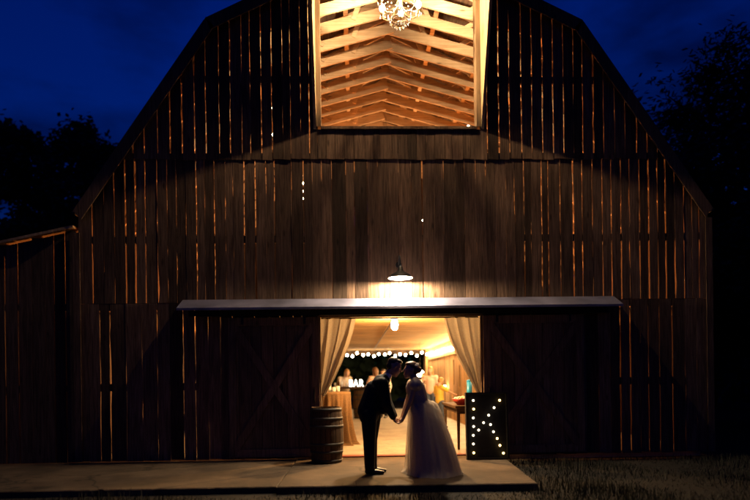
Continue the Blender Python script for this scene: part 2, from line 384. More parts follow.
# scissor trusses
for k in range(16):
    y=.36+.575*k; m=MB(); ap=8.55; s0=.27
    dz=rnd.uniform(-.015,.015)
    ex=3.0
    for s in (-1,1):
        y2=y+s*.021+rnd.uniform(-.004,.004)
        m.bar((s*-.06,y2,ap+dz+.016),(s*ex,y2,ap+dz-s0*ex),.04,.20,(0,0,1))       # bottom chord
        m.bar((0,y,PZ-.12),(s*(BX-.02),y,BZ-.12),.042,.14)                 # top chord
        m.bar((s*BX,y,BZ-.14),(s*(HW-.05),y,EZ+.05),.042,.14)              # lower rafter
        for (xa,xb) in ((.75,.55),(1.35,1.65),(2.1,1.85),(2.55,2.75)):
            m.bar((s*xa,y+s*.042,ap+dz-s0*xa),(s*xb,y+s*.042,roofz(xb)-.14),.04,.09,(1,0,0))
    m.bar((0,y+.06,ap+.02),(0,y+.06,PZ-.14),.04,.14,(1,0,0))
    m.build('truss',M['truss'],barn)
m=MB()
for s in (-1,1):
    for xa in (.9,1.9,2.8): m.box(s*xa-.045,s*xa+.045,.3,9.0,roofz(xa)-.21-.04,roofz(xa)-.21)
m.build('purlin',M['truss'],barn)
# loft floor / lower ceiling of broad boards
m=MB(); y=.06
while y<LEN-.1:
    w=rnd.uniform(.27,.31); m.box(-HW+.1,HW-.1,y,min(y+w-.004,LEN-.05),2.585+rnd.uniform(0,.004),2.64); y+=w
m.build('loft_floor',M['ceil'],barn)
# side and rear walls
for s in (-1,1):
    m=MB(); y=.02
    while y<LEN:
        w=rnd.uniform(.17,.21); x=s*HW; m.box(min(x,x-s*.025),max(x,x-s*.025),y,y+w-.012,.02,EZ-.06); y+=w
    m.build('side_wall',M['siding'],barn)
m=MB()
boards(m,layout([],-HW+.03,-2.6),.02,12,LEN,.025); boards(m,layout([],2.18,HW-.03),.02,12,LEN,.025)
boards(m,layout([],-2.6,2.18),2.42,12,LEN,.025)
m.build('rear_wall',M['siding'],barn)
# partition along the right side of the aisle
m=MB(); y=.30
dark=((6.95,1.10,1.75),(8.15,1.15,1.95))
while y<14.6:
    w=rnd.uniform(.16,.24); hit=[d for d in dark if y<=d[0]<y+w]
    x=2.30+rnd.uniform(-.006,.006)
    if hit:
        m.box(x,x+.022,y,y+w-.006,.03,hit[0][1]); m.box(x,x+.022,y,y+w-.006,hit[0][2],2.575)
    else: m.box(x,x+.022,y,y+w-.006,.03,2.575)
    y+=w
m.box(2.2,2.30-.008,14.62,14.75,.03,2.575)
m.build('inner_wall',M['inner'],barn)
m=MB(); m.box(2.265,2.292,.3,14.6,2.12,2.21); m.build('wall_rail',M['inner'],barn)
# loft opening: sill board and flared cheeks of the hay hood
m=MB(); m.box(OX0,OX1,-.075,.06,OZ-.043,OZ); m.build('loft_sill',M['siding'],barn)
for s,x in ((-1,OX0),(1,OX1)):
    zt=9.0; p=.41*(zt-OZ); a=[(.02,OZ-.04),(-.06,OZ-.04),(-p-.06,zt),(.02,zt)]
    m=MB(); x0,x1=(x-.13,x-.08) if s<0 else (x+.08,x+.13)
    m.add([(x0,y,z) for y,z in a]+[(x1,y,z) for y,z in a],[(3,2,1,0),(4,5,6,7)]+[(i,(i+1)%4,(i+1)%4+4,i+4) for i in range(4)])
    m.build('hood_cheek',M['pine'],barn)
    m=MB(); m.box(min(x,x+s*.078),max(x,x+s*.078),-.07,.16,OZ+.002,8.9); m.build('opening_post',M['jamb'],barn)
m=MB()
for s in (-1,1): slope(m,s*1.62,PZ-.38-.31,0,PZ-.0-.02,-1.75,-.147,.05)
m.build('hay_hood',M['roofwood'],barn)
# awning over the sliding-door track
m=MB(); a,b=-3.82,3.88
m.add([(a,-.035,2.83),(b,-.035,2.83),(b,-.41,2.645),(a,-.41,2.645),(a,-.41,2.605),(b,-.41,2.605),
       (a,-.035,2.815),(b,-.035,2.815),(b,-.40,2.63),(a,-.40,2.63),(a,-.40,2.605),(b,-.40,2.605)],
      [(0,3,2,1),(3,4,5,2),(6,7,8,9),(9,8,11,10),(4,10,11,5),(0,1,7,6),(0,6,9,3),(3,9,10,4),(1,2,8,7),(2,5,11,8)])
m.build('awning',M['tin'],barn)
m=MB(); m.box(-3.7,3.76,-.12,-.03,2.53,2.63); m.build('door_track',M['black_metal'],barn)
# sliding doors, rolled aside
def sliding(x0,x1,handle_x):
    f=MB(); z0,z1=.04,2.50
    boards(f,layout([],x0+.0,x1-.0,tight=.008,pitch=.19),z0+.01,z1-.01,-.052,.02)
    d=f.build('sliding_door',M['door_wood'],barn)
    t=MB()
    t.box(x0,x0+.13,-.10,-.0745,z0,z1); t.box(x1-.13,x1,-.10,-.0745,z0,z1)
    t.box(x0+.131,x1-.131,-.098,-.0745,z0,z0+.14); t.box(x0+.131,x1-.131,-.098,-.0745,z1-.14,z1)
    t.build('door_frame',M['door_wood'],d)
    for i,(a,b) in enumerate((((x0+.1,z1-.13),(x1-.1,z0+.13)),((x1-.1,z1-.13),(x0+.1,z0+.13)))):
        t=MB(); yy=-.0865-.004*i; t.bar((a[0],yy-.0,a[1]),(b[0],yy,b[1]),.022,.13,(0,0,1)) if False else t.bar((a[0],yy,a[1]),(b[0],yy,b[1]),.024,.13,(0,0,1))
        t.build('cross_brace',M['door_wood'],d)
    t=MB(); t.tube([(handle_x,-.10,1.0),(handle_x,-.15,1.02),(handle_x,-.15,1.2),(handle_x,-.10,1.22)],.012,8); t.build('handle',M['black_metal'],d)
    for xx in (x0+.25,x1-.25):
        t=MB(); t.box(xx-.02,xx+.02,-.112,-.10,2.38,2.60); t.build('hanger',M['black_metal'],d)
sliding(-3.02,DX0-.02,-1.52); sliding(DX1+.03,3.30,1.58)
# lean-to on the left side
m=MB()
lt=layout([-6.899,-6.675,-6.434,-6.207,-6.052,-5.861,-7.15,-7.4,-7.7],-9.5,-HW-.03)
for x0,x1 in lt:
    zt=lambda x:4.10+(x+HW)*.212-.034
    m.prism([(x0,-.005),(x1,-.005),(x1,zt(x1)),(x0,zt(x0))],-.028+rnd.uniform(-.004,.004),-.006)
l=m.build('lean_to',M['siding'],barn)
m=MB(); slope(m,-9.6,4.10+(-9.6+HW)*.212,-HW-.03,4.10-.006,-.12,LEN,.045); m.build('lean_to_roof',M['inner'],l)
for x in (-8.5,-8.0,-7.45,-6.93,-6.36,-5.78):
    m=MB(); zz=4.10+(x+HW)*.212; m.box(x-.07,x+.07,-.02,.12,zz-.20,zz-.012); m.build('rafter_end',M['roofwood'],l)
m=MB(); m.box(-9.5,-9.47,0,LEN,.02,3.2); m.build('end_wall',M['siding'],l)
m=MB(); m.box(-9.4,-HW-.04,LEN-.03,LEN,.02,3.2); m.build('back_wall',M['siding'],l)
for z in (1.3,2.72): 
    m=MB(); m.box(-9.45,-HW-.04,0,.05,z-.06,z+.06); m.build('girt',M['roofwood'],l)

# ------------------------------------------------------------------ lamps
# gooseneck barn lamp
g=empty('gooseneck_lamp',(0.0,-.03,3.0),0,'gooseneck barn lamp with bell shade shining down on the tin awning','lamp')
m=MB(); m.lathe([(0,.01),(.055,.01),(.055,-.012),(0,-.012)],n=16); o=m.build('wall_plate',M['black_metal'],g); o.rotation_euler=(R(90),0,0); o.location=(0,0,.42)
m=MB(); m.tube([(0,0,.42),(0,-.10,.51),(0,-.22,.54),(0,-.33,.50),(0,-.38,.42),(0,-.39,.31)],.013,8); m.build('arm',M['black_metal'],g,True)
m=MB(); pr=[(.02,.225),(.042,.22),(.05,.165),(.08,.135),(.14,.105),(.185,.07),(.208,.03)]
m.lathe(pr,(0,-.39,.09),36); sh_=m.build('shade',M['black_metal'],g,True)
m=MB(); m.lathe([(r_-.004,z_-.004) for r_,z_ in pr][1:-1]+[(.207,.029)],(0,-.39,.09),36); m.build('lining',M['enamel'],sh_,True)
m=MB(); m.ball((0,-.39,.205),(.034,.034,.036),16,10); bb=m.build('bulb',M['b_hot'],g,True)
lamp('lamp_light',(0,-.39,.150),560,(1.,.78,.50),g,.04)

# chandelier under the hay hood
CH=(.03,-.58,7.53)
c=empty('chandelier',CH,0,'crystal chandelier with lit candle bulbs hanging in the loft opening','chandelier')
m=MB(); m.tube([(0,0,1.6),(0,0,.55)],.008,6); m.build('chain',M['brass'],c)
m=MB(); m.lathe([(.012,.56),(.03,.52),(.02,.44),(.05,.36),(.025,.28),(.06,.2),(.03,.12),(.012,.08)],n=14); m.build('stem',M['brass'],c,True)
rb=random.Random(3)
for k in range(6):
    a=2*math.pi*(k+.35)/6; ca,sa=math.cos(a),math.sin(a); rr=.36; zb=.20
    m=MB(); m.tube([(ca*r*rr,sa*r*rr,z) for r,z in ((.1,.16),(.35,.02),(.65,.0),(.9,.06),(1,.15))],.009,6)
    m.lathe([(.0,.14),(.045,.155),(.05,.165),(0,.162)],(ca*rr,sa*rr,0),12); m.tube([(ca*rr,sa*rr,.16),(ca*rr,sa*rr,.22)],.013,8)
    ar=m.build('arm',M['brass'],c,True)
    m=MB(); m.lathe([(.002,.215),(.036,.226),(.052,.262),(.042,.305),(.014,.34),(.001,.35)],(ca*rr,sa*rr,0),12); m.build('bulb',M['b_hot'],ar,True)
    m=MB()
    for q in range(5):
        t=2*math.pi*q/5; m.ball((ca*rr+.045*math.cos(t),sa*rr+.045*math.sin(t),.115),(.009,.009,.022),6,4)
    m.build('crystal_fringe',M['crystal'],ar)
    lamp('chandelier_light',(ca*rr,sa*rr,.27),22,(1.,.71,.40),c,.03)
lamp('chandelier_light',(0,-.075,.27),830,(1.,.71,.40),c,.03)
for rad,z,n in ((.20,.02,20),(.165,-.08,16),(.09,-.15,9)):
    m=MB(); m.tube([(rad*math.cos(2*math.pi*i/32),rad*math.sin(2*math.pi*i/32),z) for i in range(33)],.005,5)
    rg=m.build('ring',M['brass'],c,True)
    m=MB()
    for q in range(n):
        t=2*math.pi*q/n; m.ball((rad*math.cos(t),rad*math.sin(t),z-.035),(.013,.013,.03),6,4)
        m.ball((rad*math.cos(t+.12),rad*math.sin(t+.12),z-.008),.009,6,4)
    m.build('crystal_fringe',M['crystal'],rg)
m=MB()
for q in range(10):
    t=2*math.pi*q/10
    for i in range(9):
        u=i/8; r_=.04+(.36-.04)*u; m.ball((r_*math.cos(t),r_*math.sin(t),.5-.30*u-.12*math.sin(math.pi*u)),.010,6,4)
m.build('bead_fringe',M['crystal'],c)

# ceiling fixture just inside the door, with its conduit
f=empty('ceiling_lamp',(-.02,.95,2.585),0,'white jar lamp on the ceiling just inside the doorway','lamp')
m=MB(); m.lathe([(0,0),(.06,0),(.06,-.03),(.045,-.06),(0,-.06)],n=16); m.build('mount',M['enamel'],f,True)
m=MB(); m.lathe([(.03,-.06),(.062,-.08),(.068,-.14),(.06,-.21),(.035,-.245),(.002,-.25)],n=18); m.build('glass_jar',M['b_hot'],f,True)
lamp('jar_light',(0,0,-.30),560,WARM,f,.06)
m=MB(); m.tube([(.0,.08,-.012),(-.02,7.0,-.012),(-.03,13.0,-.012)],.011,6); m.build('conduit',M['tin'],f)

# unseen bare bulbs added inside the barn to make the board gaps glow
def added_pendant(label,loc,drop,power,color=AMBER):
    p=empty('added_pendant_lamp',loc,0,label,'lamp','bare bulbs added inside the barn for the glow')
    m=MB(); m.tube([(0,0,drop),(0,0,.10)],.005,5); m.build('cord',M['wire'],p)
    m=MB(); m.lathe([(0,.11),(.018,.11),(.022,.05),(0,.05)],n=10); m.build('socket',M['black_metal'],p,True)
    m=MB(); m.ball((0,0,0),(.034,.034,.048),12,8); m.build('bulb',M['b_str'],p,True)
    lamp('added_pendant_light',(0,0,-.08),power,color,p,.16); return p
added_pendant('unseen bulb added in the loft behind the siding left of the loft opening',(-3.0,3.2,3.05),4.4,600)
added_pendant('unseen bulb added in the loft behind the siding right of the loft opening',(3.2,3.2,3.05),4.4,620)
added_pendant('unseen bulb added behind the lower boards left of the doorway',(-4.3,3.2,2.0),.58,110)
added_pendant('unseen bulb added behind the lower boards right of the doorway',(4.2,2.6,2.0),.58,70)
added_pendant('unseen bulb added deep in the loft under the middle of the trusses',(.1,5.2,6.3),2.1,200,(1.,.62,.29))
added_pendant('bare bulb added inside the lean-to at the left of the barn',(-6.62,1.4,2.30),1.55,80)
# globe lamp behind the bride and small globe on the plank wall
def globe(label,loc,r,mat,top,power):
    p=empty('globe_lamp',loc,0,label,'lamp')
    m=MB(); m.ball((0,0,0),r,16,10); m.build('globe',mat,p,True)
    m=MB(); m.lathe([(0,r+.05),(.02,r+.05),(.025,r-.01),(0,r-.01)],n=10); m.build('socket',M['black_metal'],p,True)
    m=MB(); m.tube([(0,0,r+.04),(0,0,top)],.004,5); m.build('cord',M['wire'],p)
    lamp('globe_light',(0,-r-.03,0),power,WARM,p,.05); return p
globe('round white globe lamp hanging just behind the hair of the bride',(1.34,9.0,1.53),.12,M['b_str'],1.04,25)
globe('small globe lamp glowing low against the plank wall right of the doorway',(2.20,9.3,1.08),.04,M['b_str'],1.1,8)

# string lights
def strand(name,label,pts,n,r,mat,sag=.06,zig=0.,group='string lights in the barn'):
    s=empty(name,pts[0],0,label,'string lights',group); P=[Vector(p)-Vector(pts[0]) for p in pts]
    tot=[0]
    for a,b in zip(P,P[1:]): tot.append(tot[-1]+(b-a).length)
    def at(u):
        d=u*tot[-1]
        for i in range(len(P)-1):
            if d<=tot[i+1]+1e-6:
                t=(d-tot[i])/max(1e-6,tot[i+1]-tot[i]); q=P[i].lerp(P[i+1],t); q.z-=sag*4*t*(1-t); return q
        return P[-1].copy()
    m=MB(); m.tube([at(i/80) for i in range(81)],.005,5); m.build('wire',M['wire'],s)
    base=MB(); base.ball((0,0,-r*.9),(r*.92,r*.92,r),10,8); pro=None
    for i in range(n):
        q=at((i+.5)/n)+Vector((rnd.uniform(-.02,.02),rnd.uniform(-.02,.02),-.01-zig*(i%2)))
        if pro is None: pro=base.build('bulb',mat,s,True); o=pro
        else: o=pro.copy(); col.objects.link(o)
        o.location=q; o.parent=s
    return s
strand('string_lights','string of round bulbs swagged across the dark opening at the back of the barn',
       [(-1.75,14.2,2.50),(-.65,14.2,2.53),(.50,14.2,2.53),(1.45,14.2,2.52),(2.1,14.2,2.55)],17,.05,M['b_str'],.10,.07)
strand('string_lights','bright string of bulbs running along the top of the inner plank wall',
       [(2.24,1.2,2.36),(2.24,5.0,2.36),(2.23,9.6,2.38),(2.22,14.4,2.42)],46,.045,M['b_wall'],.03)
strand('string_lights','string of small bulbs hanging behind the gap left of the wall centre',[(-1.745,.5,5.30),(-1.752,.5,4.45)],6,.022,M['b_str'],0)
strand('string_lights','string of small bulbs hanging behind the gap right above the barn lamp',[(.532,.5,4.72),(.528,.5,4.32)],3,.022,M['b_str'],0)
strand('string_lights','string of bulbs hanging behind the upper boards left of the loft opening',[(-2.283,.5,6.75),(-2.29,.5,5.75)],2,.024,M['b_str'],0)
strand('string_lights','string of bulbs hanging behind the boards by the right end of the middle siding',[(5.459,.5,3.36),(5.459,.5,3.1)],1,.026,M['b_str'],0)
strand('string_lights','string of bulbs hanging behind the lower boards left of the left sliding door',[(-3.79,.5,2.2),(-3.79,.5,1.9)],1,.026,M['b_str'],0)
strand('string_lights','string of bulbs on the right end of the loft sill',[(1.22,.12,6.02),(1.42,.12,5.96)],1,.022,M['b_str'],0)
strand('string_lights','string of bulbs behind the boards under the right loft corner',[(1.753,.5,5.62),(1.753,.5,5.3)],1,.026,M['b_str'],0)

# marquee letter K sign
k=empty('marquee_sign',(1.435,-.55,0),0,'black board sign with a letter K of glowing bulbs leaning beside the doorway','sign')
k.rotation_euler=(R(-4),0,0)
KB=[(1.209,1.004),(1.211,.858),(1.201,.708),(1.203,.562),(1.193,.412),(1.191,.267),(1.193,.117),(1.661,1.001),(1.562,.877),(1.466,.749),(1.375,.624),(1.287,.5),(1.493,.59),(1.54,.468),(1.6,.353),(1.643,.235),(1.699,.104)]
m=MB(); m.box(-.36,.36,0,.03,0,1.14); m.build('board',M['black_paint'],k)
m=MB()
for a in ((-.36,-.33,.0,1.14),(.33,.36,.0,1.14),(-.329,.329,0,.03),(-.329,.329,1.11,1.14)): m.box(a[0],a[1],-.07,.0,a[2],a[3])
m.build('rim',M['black_paint'],k)
hot={1,6,7,14,15,16}
for i,(x,z) in enumerate(KB):
    m=MB(); m.ball((x-1.435,-.045,z),.021,12,8); m.build('bulb',M['b_sign'] if i in hot else M['b_signw'],k,True)

# ------------------------------------------------------------------ curtains
def curtain(label,xo,edge,seed):
    r=random.Random(seed); nu,nv=90,60; m=MB(); vs=[]; fs=[]
    ph=[r.uniform(0,6.28) for _ in range(4)]
    for j in range(nv+1):
        v=j/nv
        # inner edge at this height
        z=edge[0][1]+(edge[-1][1]-edge[0][1])*v
        for (xa,za),(xb,zb) in zip(edge,edge[1:]):
            if za>=z>=zb-1e-6: xe=xa+(xb-xa)*(za-z)/(za-zb); break
        w=abs(xe-xo); amp=.020+.035*(1-w/.65)+.012*v
        for i in range(nu+1):
            u=i/nu
            # cloth sweeps toward the tie: folds run along constant u
            f=(1-2*abs(math.sin(u*8.5+ph[0]+.5*math.sin(2.2*v+ph[1])+1.8*u*u))**.6)*amp*1.25+math.sin(u*31+ph[2]+2.5*v)*amp*.35+math.sin(u*7+ph[3]-1.5*v)*amp*.9
            zz=z-.04*math.sin(u*math.pi)*v
            vs.append((xo+(xe-xo)*u,.13+f*.75+.05*v,zz))
    for j in range(nv):
        for i in range(nu): a=j*(nu+1)+i; fs.append((a,a+1,a+nu+2,a+nu+1))
    m.add(vs,fs); root=empty('curtain',(0,0,0),0,label,'curtain','linen curtains in the doorway')
    m.build('cloth',M['curtain'],root,True)
    # the tail that hangs below the tie
    m=MB(); vs=[]; fs=[]; zt=edge[-1][1]; sgn=1 if edge[0][0]>xo else -1
    for j in range(21):
        v=j/20; w=.06+.16*v
        for i in range(41):
            u=i/40; vs.append((xo+sgn*(u*w-.01),.18+math.sin(u*34+ph[3])*(.02+.01*v),zt-v*(zt-.06)))
    for j in range(20):
        for i in range(40): a=j*41+i; fs.append((a,a+1,a+42,a+41))
    m.add(vs,fs); m.build('tail',M['curtain'],root,True)
    m=MB(); m.tube([(xo-sgn*.02,.10,zt+.02),(xo+sgn*.07,.10,zt+.0),(xo+sgn*.08,.22,zt),(xo-sgn*.02,.24,zt+.02)],.02,8); m.build('tieback',M['curtain'],root,True)
    return root
curtain('pale linen curtain tied back at the left side of the doorway',-1.47,[(-.772,2.498),(-.829,2.246),(-.905,2.012),(-1.035,1.689),(-1.165,1.42),(-1.34,1.116)],1)
curtain('pale linen curtain tied back at the right side of the doorway, above the K sign',1.53,[(.824,2.498),(.875,2.264),(.927,2.082),(1.033,1.827),(1.14,1.626),(1.283,1.352),(1.41,1.113)],2)
m=MB(); m.tube([(-1.40,.13,2.497),(1.45,.13,2.497)],.014,8); tag(m.build('curtain_rod',M['black_metal']),'thin dark rod across the top of the doorway carrying both curtains','curtain rod')

# ------------------------------------------------------------------ barrels
def barrel(name,label,loc,r,h,group):
    b=empty(name,loc,0,label,'barrel',group); m=MB(); n=20
    prof=lambda z: r*(.84+.16*math.sin(math.pi*(.08+.84*z)))
    for i in range(n):
        a0=2*math.pi*i/n+.012; a1=2*math.pi*(i+1)/n-.012; vs=[];fs=[]
        for j in range(11):
            z=j/10; R_=prof(z)
            for a,q in ((a0,R_),((a0+a1)/2,R_*1.004),(a1,R_),(a1,R_-.02),(a0,R_-.02)): vs.append((q*math.cos(a),q*math.sin(a),z*h))
        for j in range(10):
            for q in range(5): fs.append((j*5+q,j*5+(q+1)%5,(j+1)*5+(q+1)%5,(j+1)*5+q))
        fs.append((4,3,2,1,0)); fs.append((50,51,52,53,54)); m.add(vs,fs)
    m.build('stave',M['oak'],b)
    m=MB(); 
    for z in (.05,h-.05): m.lathe([(0,z-.01),(prof(z/h)-.021,z-.01),(prof(z/h)-.021,z+.01),(0,z+.01)],n=32)
    m.build('head',M['oak'],b)
    for z in (.04,.20,.34,.66,.80,.96):
        m=MB(); hh=.022; p0,p1=prof(z-hh/h) ,prof(z+hh/h)
        m.lathe([(p0+.001,z*h-hh),(p0+.006,z*h-hh),(p1+.006,z*h+hh),(p1+.001,z*h+hh)],n=40,closed=True); m.build('hoop',M['hoop'],b,True)
    return b
barrel('barrel','dark oak barrel with iron hoops standing outside, left of the doorway',(-1.295,-.52,0),.285,.93,'oak barrels')
b1=barrel('barrel','oak barrel holding up the right end of the bar counter',(-.62,9.6,.02),.30,1.01,'oak barrels')
b2=copy_tree(b1); b2.location=(-1.75,9.6,.02); b2['label']='oak barrel holding up the end of the bar counter behind the burlap table'
m=MB(); m.box(-2.25,-.22,9.22,9.98,1.035,1.11); tag(m.build('bar_counter',M['dark_wood']),'thick dark plank bar counter laid across barrels','bar counter')
# BAR letters
bs=empty('letter_sign',(-.80,9.42,1.11),0,'white glowing letters BAR standing on the bar counter','sign')
x=-.25
for ch in 'BAR':
    cu=bpy.data.curves.new('letter','FONT'); cu.body=ch; cu.size=.34; cu.extrude=.03; cu.offset=.002; cu.resolution_u=6
    t=bpy.data.objects.new('letter',cu); col.objects.link(t)
    dg=bpy.context.evaluated_depsgraph_get(); me=bpy.data.meshes.new_from_object(t.evaluated_get(dg)); w=t.dimensions.x
    bpy.data.objects.remove(t); o=bpy.data.objects.new('letter',me); me.materials.clear(); me.materials.append(M['bar_lit']); col.objects.link(o)
    bpy.context.view_layer.update()
    ww=max(v.co.x for v in me.vertices); o.parent=bs; o.location=(x,0,0); o.rotation_euler=(R(90),0,0); o.scale=(.74,1,1); x+=ww*.74+.02
# things on the bar
def bottle(label,loc,mat,h=.28):
    b=empty('bottle',loc,0,label,'bottle','bottles on the bar counter'); m=MB()
    m.lathe([(0,0),(.036,0),(.038,.02),(.038,h*.6),(.014,h*.76),(.013,h),(0,h)],n=14); m.build('glass',mat,b,True); return b
M['brownglass']=plain('brown_glass',(.12,.05,.015),.15,trans=.2)
for i,(x,lab) in enumerate(((-1.30,'small pale bottle on the bar counter left of the letters'),(-1.40,'brown bottle on the bar counter left of the letters'),(-.36,'brown bottle on the right end of the bar counter'))):
    bottle(lab,(x,9.6+.05*i,1.11),M['jar'] if i==0 else M['brownglass'])

def glass(label,loc,h=.14):
    b=empty('drinking_glass',loc,0,label,'glass','glasses along the bar counter'); m=MB()
    m.lathe([(0,0),(.030,0),(.036,h),(.033,h),(.027,.008),(0,.008)],n=14); m.build('glass',M['jar'],b,True); return b
for x,y,lab in ((-1.52,9.40,'drinking glass on the bar counter nearest the left curtain'),(-1.12,9.36,'drinking glass on the bar counter just left of the letter B'),(-.30,9.38,'drinking glass at the right end of the bar counter')):
    glass(lab,(x,y,1.11))
# ------------------------------------------------------------------ burlap table
t=empty('burlap_table',(-1.33,1.95,.02),0,'tall round table under a draped burlap cloth just inside the doorway','table')
m=MB(); m.lathe([(0,1.075),(.41,1.075),(.41,1.10),(0,1.10)],n=36); m.build('tabletop',M['dark_wood'],t)
m=MB(); m.lathe([(0,0),(.25,0),(.25,.03),(.035,.05),(.03,1.07)],n=18); m.build('pedestal',M['black_metal'],t)
m=MB(); vs=[];fs=[]; n=160
prof=[(.001,1.106),(.2,1.106),(.40,1.106),(.42,1.10),(.425,1.06),(.42,.9),(.41,.6),(.42,.3),(.45,.08),(.50,.01),(.53,.006)]
for r_,z in prof:
    for i in range(n):
        a=2*math.pi*i/n; f=max(0,(1.06-z))*.085*(math.sin(a*15+1.2*math.sin(a*3))+.5*math.sin(a*27+2))
        q=r_+f*(1 if z<1.06 else 0); vs.append((q*math.cos(a),q*math.sin(a),z))
for j in range(len(prof)-1):
    for i in range(n): fs.append((j*n+i,j*n+(i+1)%n,(j+1)*n+(i+1)%n,(j+1)*n+i))
m.add(vs,fs); cl=m.build('tablecloth',M['burlap'],None,True); cl.location=(-1.33,1.95,.02)
tag(cl,'draped burlap tablecloth covering the tall round table','tablecloth')
for i,(dx,dy,h,lab) in enumerate(((-.02,-.12,.17,'tallest milk glass candle jar on the burlap table'),(.08,-.22,.10,'low milk glass candle jar at the front of the burlap table'),(.16,-.05,.12,'milk glass candle jar near the right edge of the burlap table'),(-.12,-.24,.11,'milk glass candle jar at the left of the burlap table top'))):
    j=empty('candle_jar',(-1.33+dx,1.95+dy,1.128),0,lab,'candle jar','candle jars on the burlap table')
    m=MB(); m.lathe([(0,0),(.035,0),(.038,.01),(.038,h),(.034,h),(.034,.012),(0,.012)],n=16); m.build('glass',M['jar'],j,True)
    m=MB(); m.ball((0,0,h*.62),(.012,.012,.026),8,6); m.build('flame',M['flame'],j,True)

# ------------------------------------------------------------------ right table with bowl and tin
t=empty('side_table',(1.12,.62,.02),0,'dark wooden side table along the wall inside the doorway, carrying a red bowl','table')
m=MB(); m.box(-.03,.62,-.03,1.75,.79,.835); m.build('tabletop',M['dark_wood'],t)
m=MB(); m.box(.03,.57,.03,.055,.68,.788); m.box(.03,.055,.056,1.66,.68,.788); m.box(.545,.57,.056,1.66,.68,.788); m.build('apron',M['dark_wood'],t)
for x,y in ((.0,.0),(.53,.0),(.0,1.63),(.53,1.63)):
    m=MB(); vs=[]
    m.tube([(x+.035,y+.035,0),(x+.035,y+.035,.5),(x+.035,y+.035,.787)],[.028,.038,.045],4); m.build('leg',M['dark_wood'],t)
bo=empty('bowl',(1.29,1.02,.855),0,'red enamel bowl heaped with white flowers on the side table','bowl')
m=MB(); m.lathe([(.0,0),(.09,0),(.10,.01),(.15,.07),(.185,.125),(.19,.125),(.155,.065),(.10,.015),(0,.012)],n=28); m.build('bowl_body',M['red'],bo,True)
m=MB()
for i in range(60):
    a=rnd.uniform(0,6.28); r_=.16*math.sqrt(rnd.random()); m.ball((r_*math.cos(a),r_*math.sin(a),.11+.05*(1-r_/.17)+rnd.uniform(-.01,.02)),rnd.uniform(.016,.026),7,5)
m.build('flowers',M['popcorn'],bo,True)
tn=empty('canister',(1.50,1.30,.855),0,'tall teal canister standing behind the red bowl','canister')
m=MB(); m.lathe([(0,0),(.055,0),(.055,.46),(0,.46)],n=24); m.build('can',M['teal'],tn,True)
m=MB(); m.lathe([(0,.46),(.057,.46),(.057,.48),(.02,.495),(0,.50)],n=24); m.build('lid',M['teal'],tn,True)

# ------------------------------------------------------------------ people (local +x is the way they face)
def V(*a): return Vector(a)
def head_parts(mb,c,tilt,s=1.):
    """skull, face, nose, lips, chin, ears, brow as one blended mass; tilt>0 looks down"""
    rot=Matrix.Rotation(tilt,3,'Y'); P=lambda x,y,z: V(*c)+rot@(V(x,y,z)*s)
    mb.ball(P(-.012,0,.03),(.096*s,.076*s,.092*s),16,12,rot); mb.ball(P(.022,0,-.035),(.066*s,.058*s,.080*s),14,10,rot)
    mb.cap(P(.045,0,-.10),P(.062,0,-.098),.026*s,.022*s)
    mb.cap(P(.080,0,.012),P(.107,0,-.024),.010*s,.014*s); 
    mb.cap(P(.083,-.014,-.058),P(.083,.014,-.058),.011*s,.011*s); mb.cap(P(.080,-.012,-.073),P(.080,.012,-.073),.011*s,.011*s)
    mb.cap(P(.074,-.035,.022),P(.074,.035,.022),.014*s,.014*s)
    for y in (-1,1): mb.ball(P(-.005,y*.078,-.012),(.018*s,.009*s,.032*s),8,6,rot)
    return P
def hand_parts(mb,w,d,curl_dir,s=1.,side=1,lat=(0,1,0)):
    """palm, four bent fingers and a thumb from wrist w along d"""
    d=Vector(d).normalized(); n=Vector(curl_dir); n=(n-d*n.dot(d)).normalized(); a=d.cross(n).normalized()*side
    w=Vector(w); mb.cap(w,w+d*.05*s,.026*s,.030*s)
    for i,L in enumerate((.070,.080,.074,.058)):
        b=w+d*.075*s+a*(i-1.5)*.019*s; mb.cap(w+d*.03*s+a*(i-1.5)*.014*s,b,.015*s,.011*s)
        k1=b+(d*.9+n*.35).normalized()*L*.5*s; k2=k1+(d*.6+n*.8).normalized()*L*.5*s
        mb.cap(b,k1,.0095*s,.0085*s); mb.cap(k1,k2,.0085*s,.0075*s)
    t0=w+d*.02*s-a*.02*s; t1=t0+(d*.7-a*.7+n*.2).normalized()*.045*s; t2=t1+(d*.9-a*.1+n*.5).normalized()*.035*s
    mb.cap(t0,t1,.013*s,.011*s); mb.cap(t1,t2,.0105*s,.0085*s)
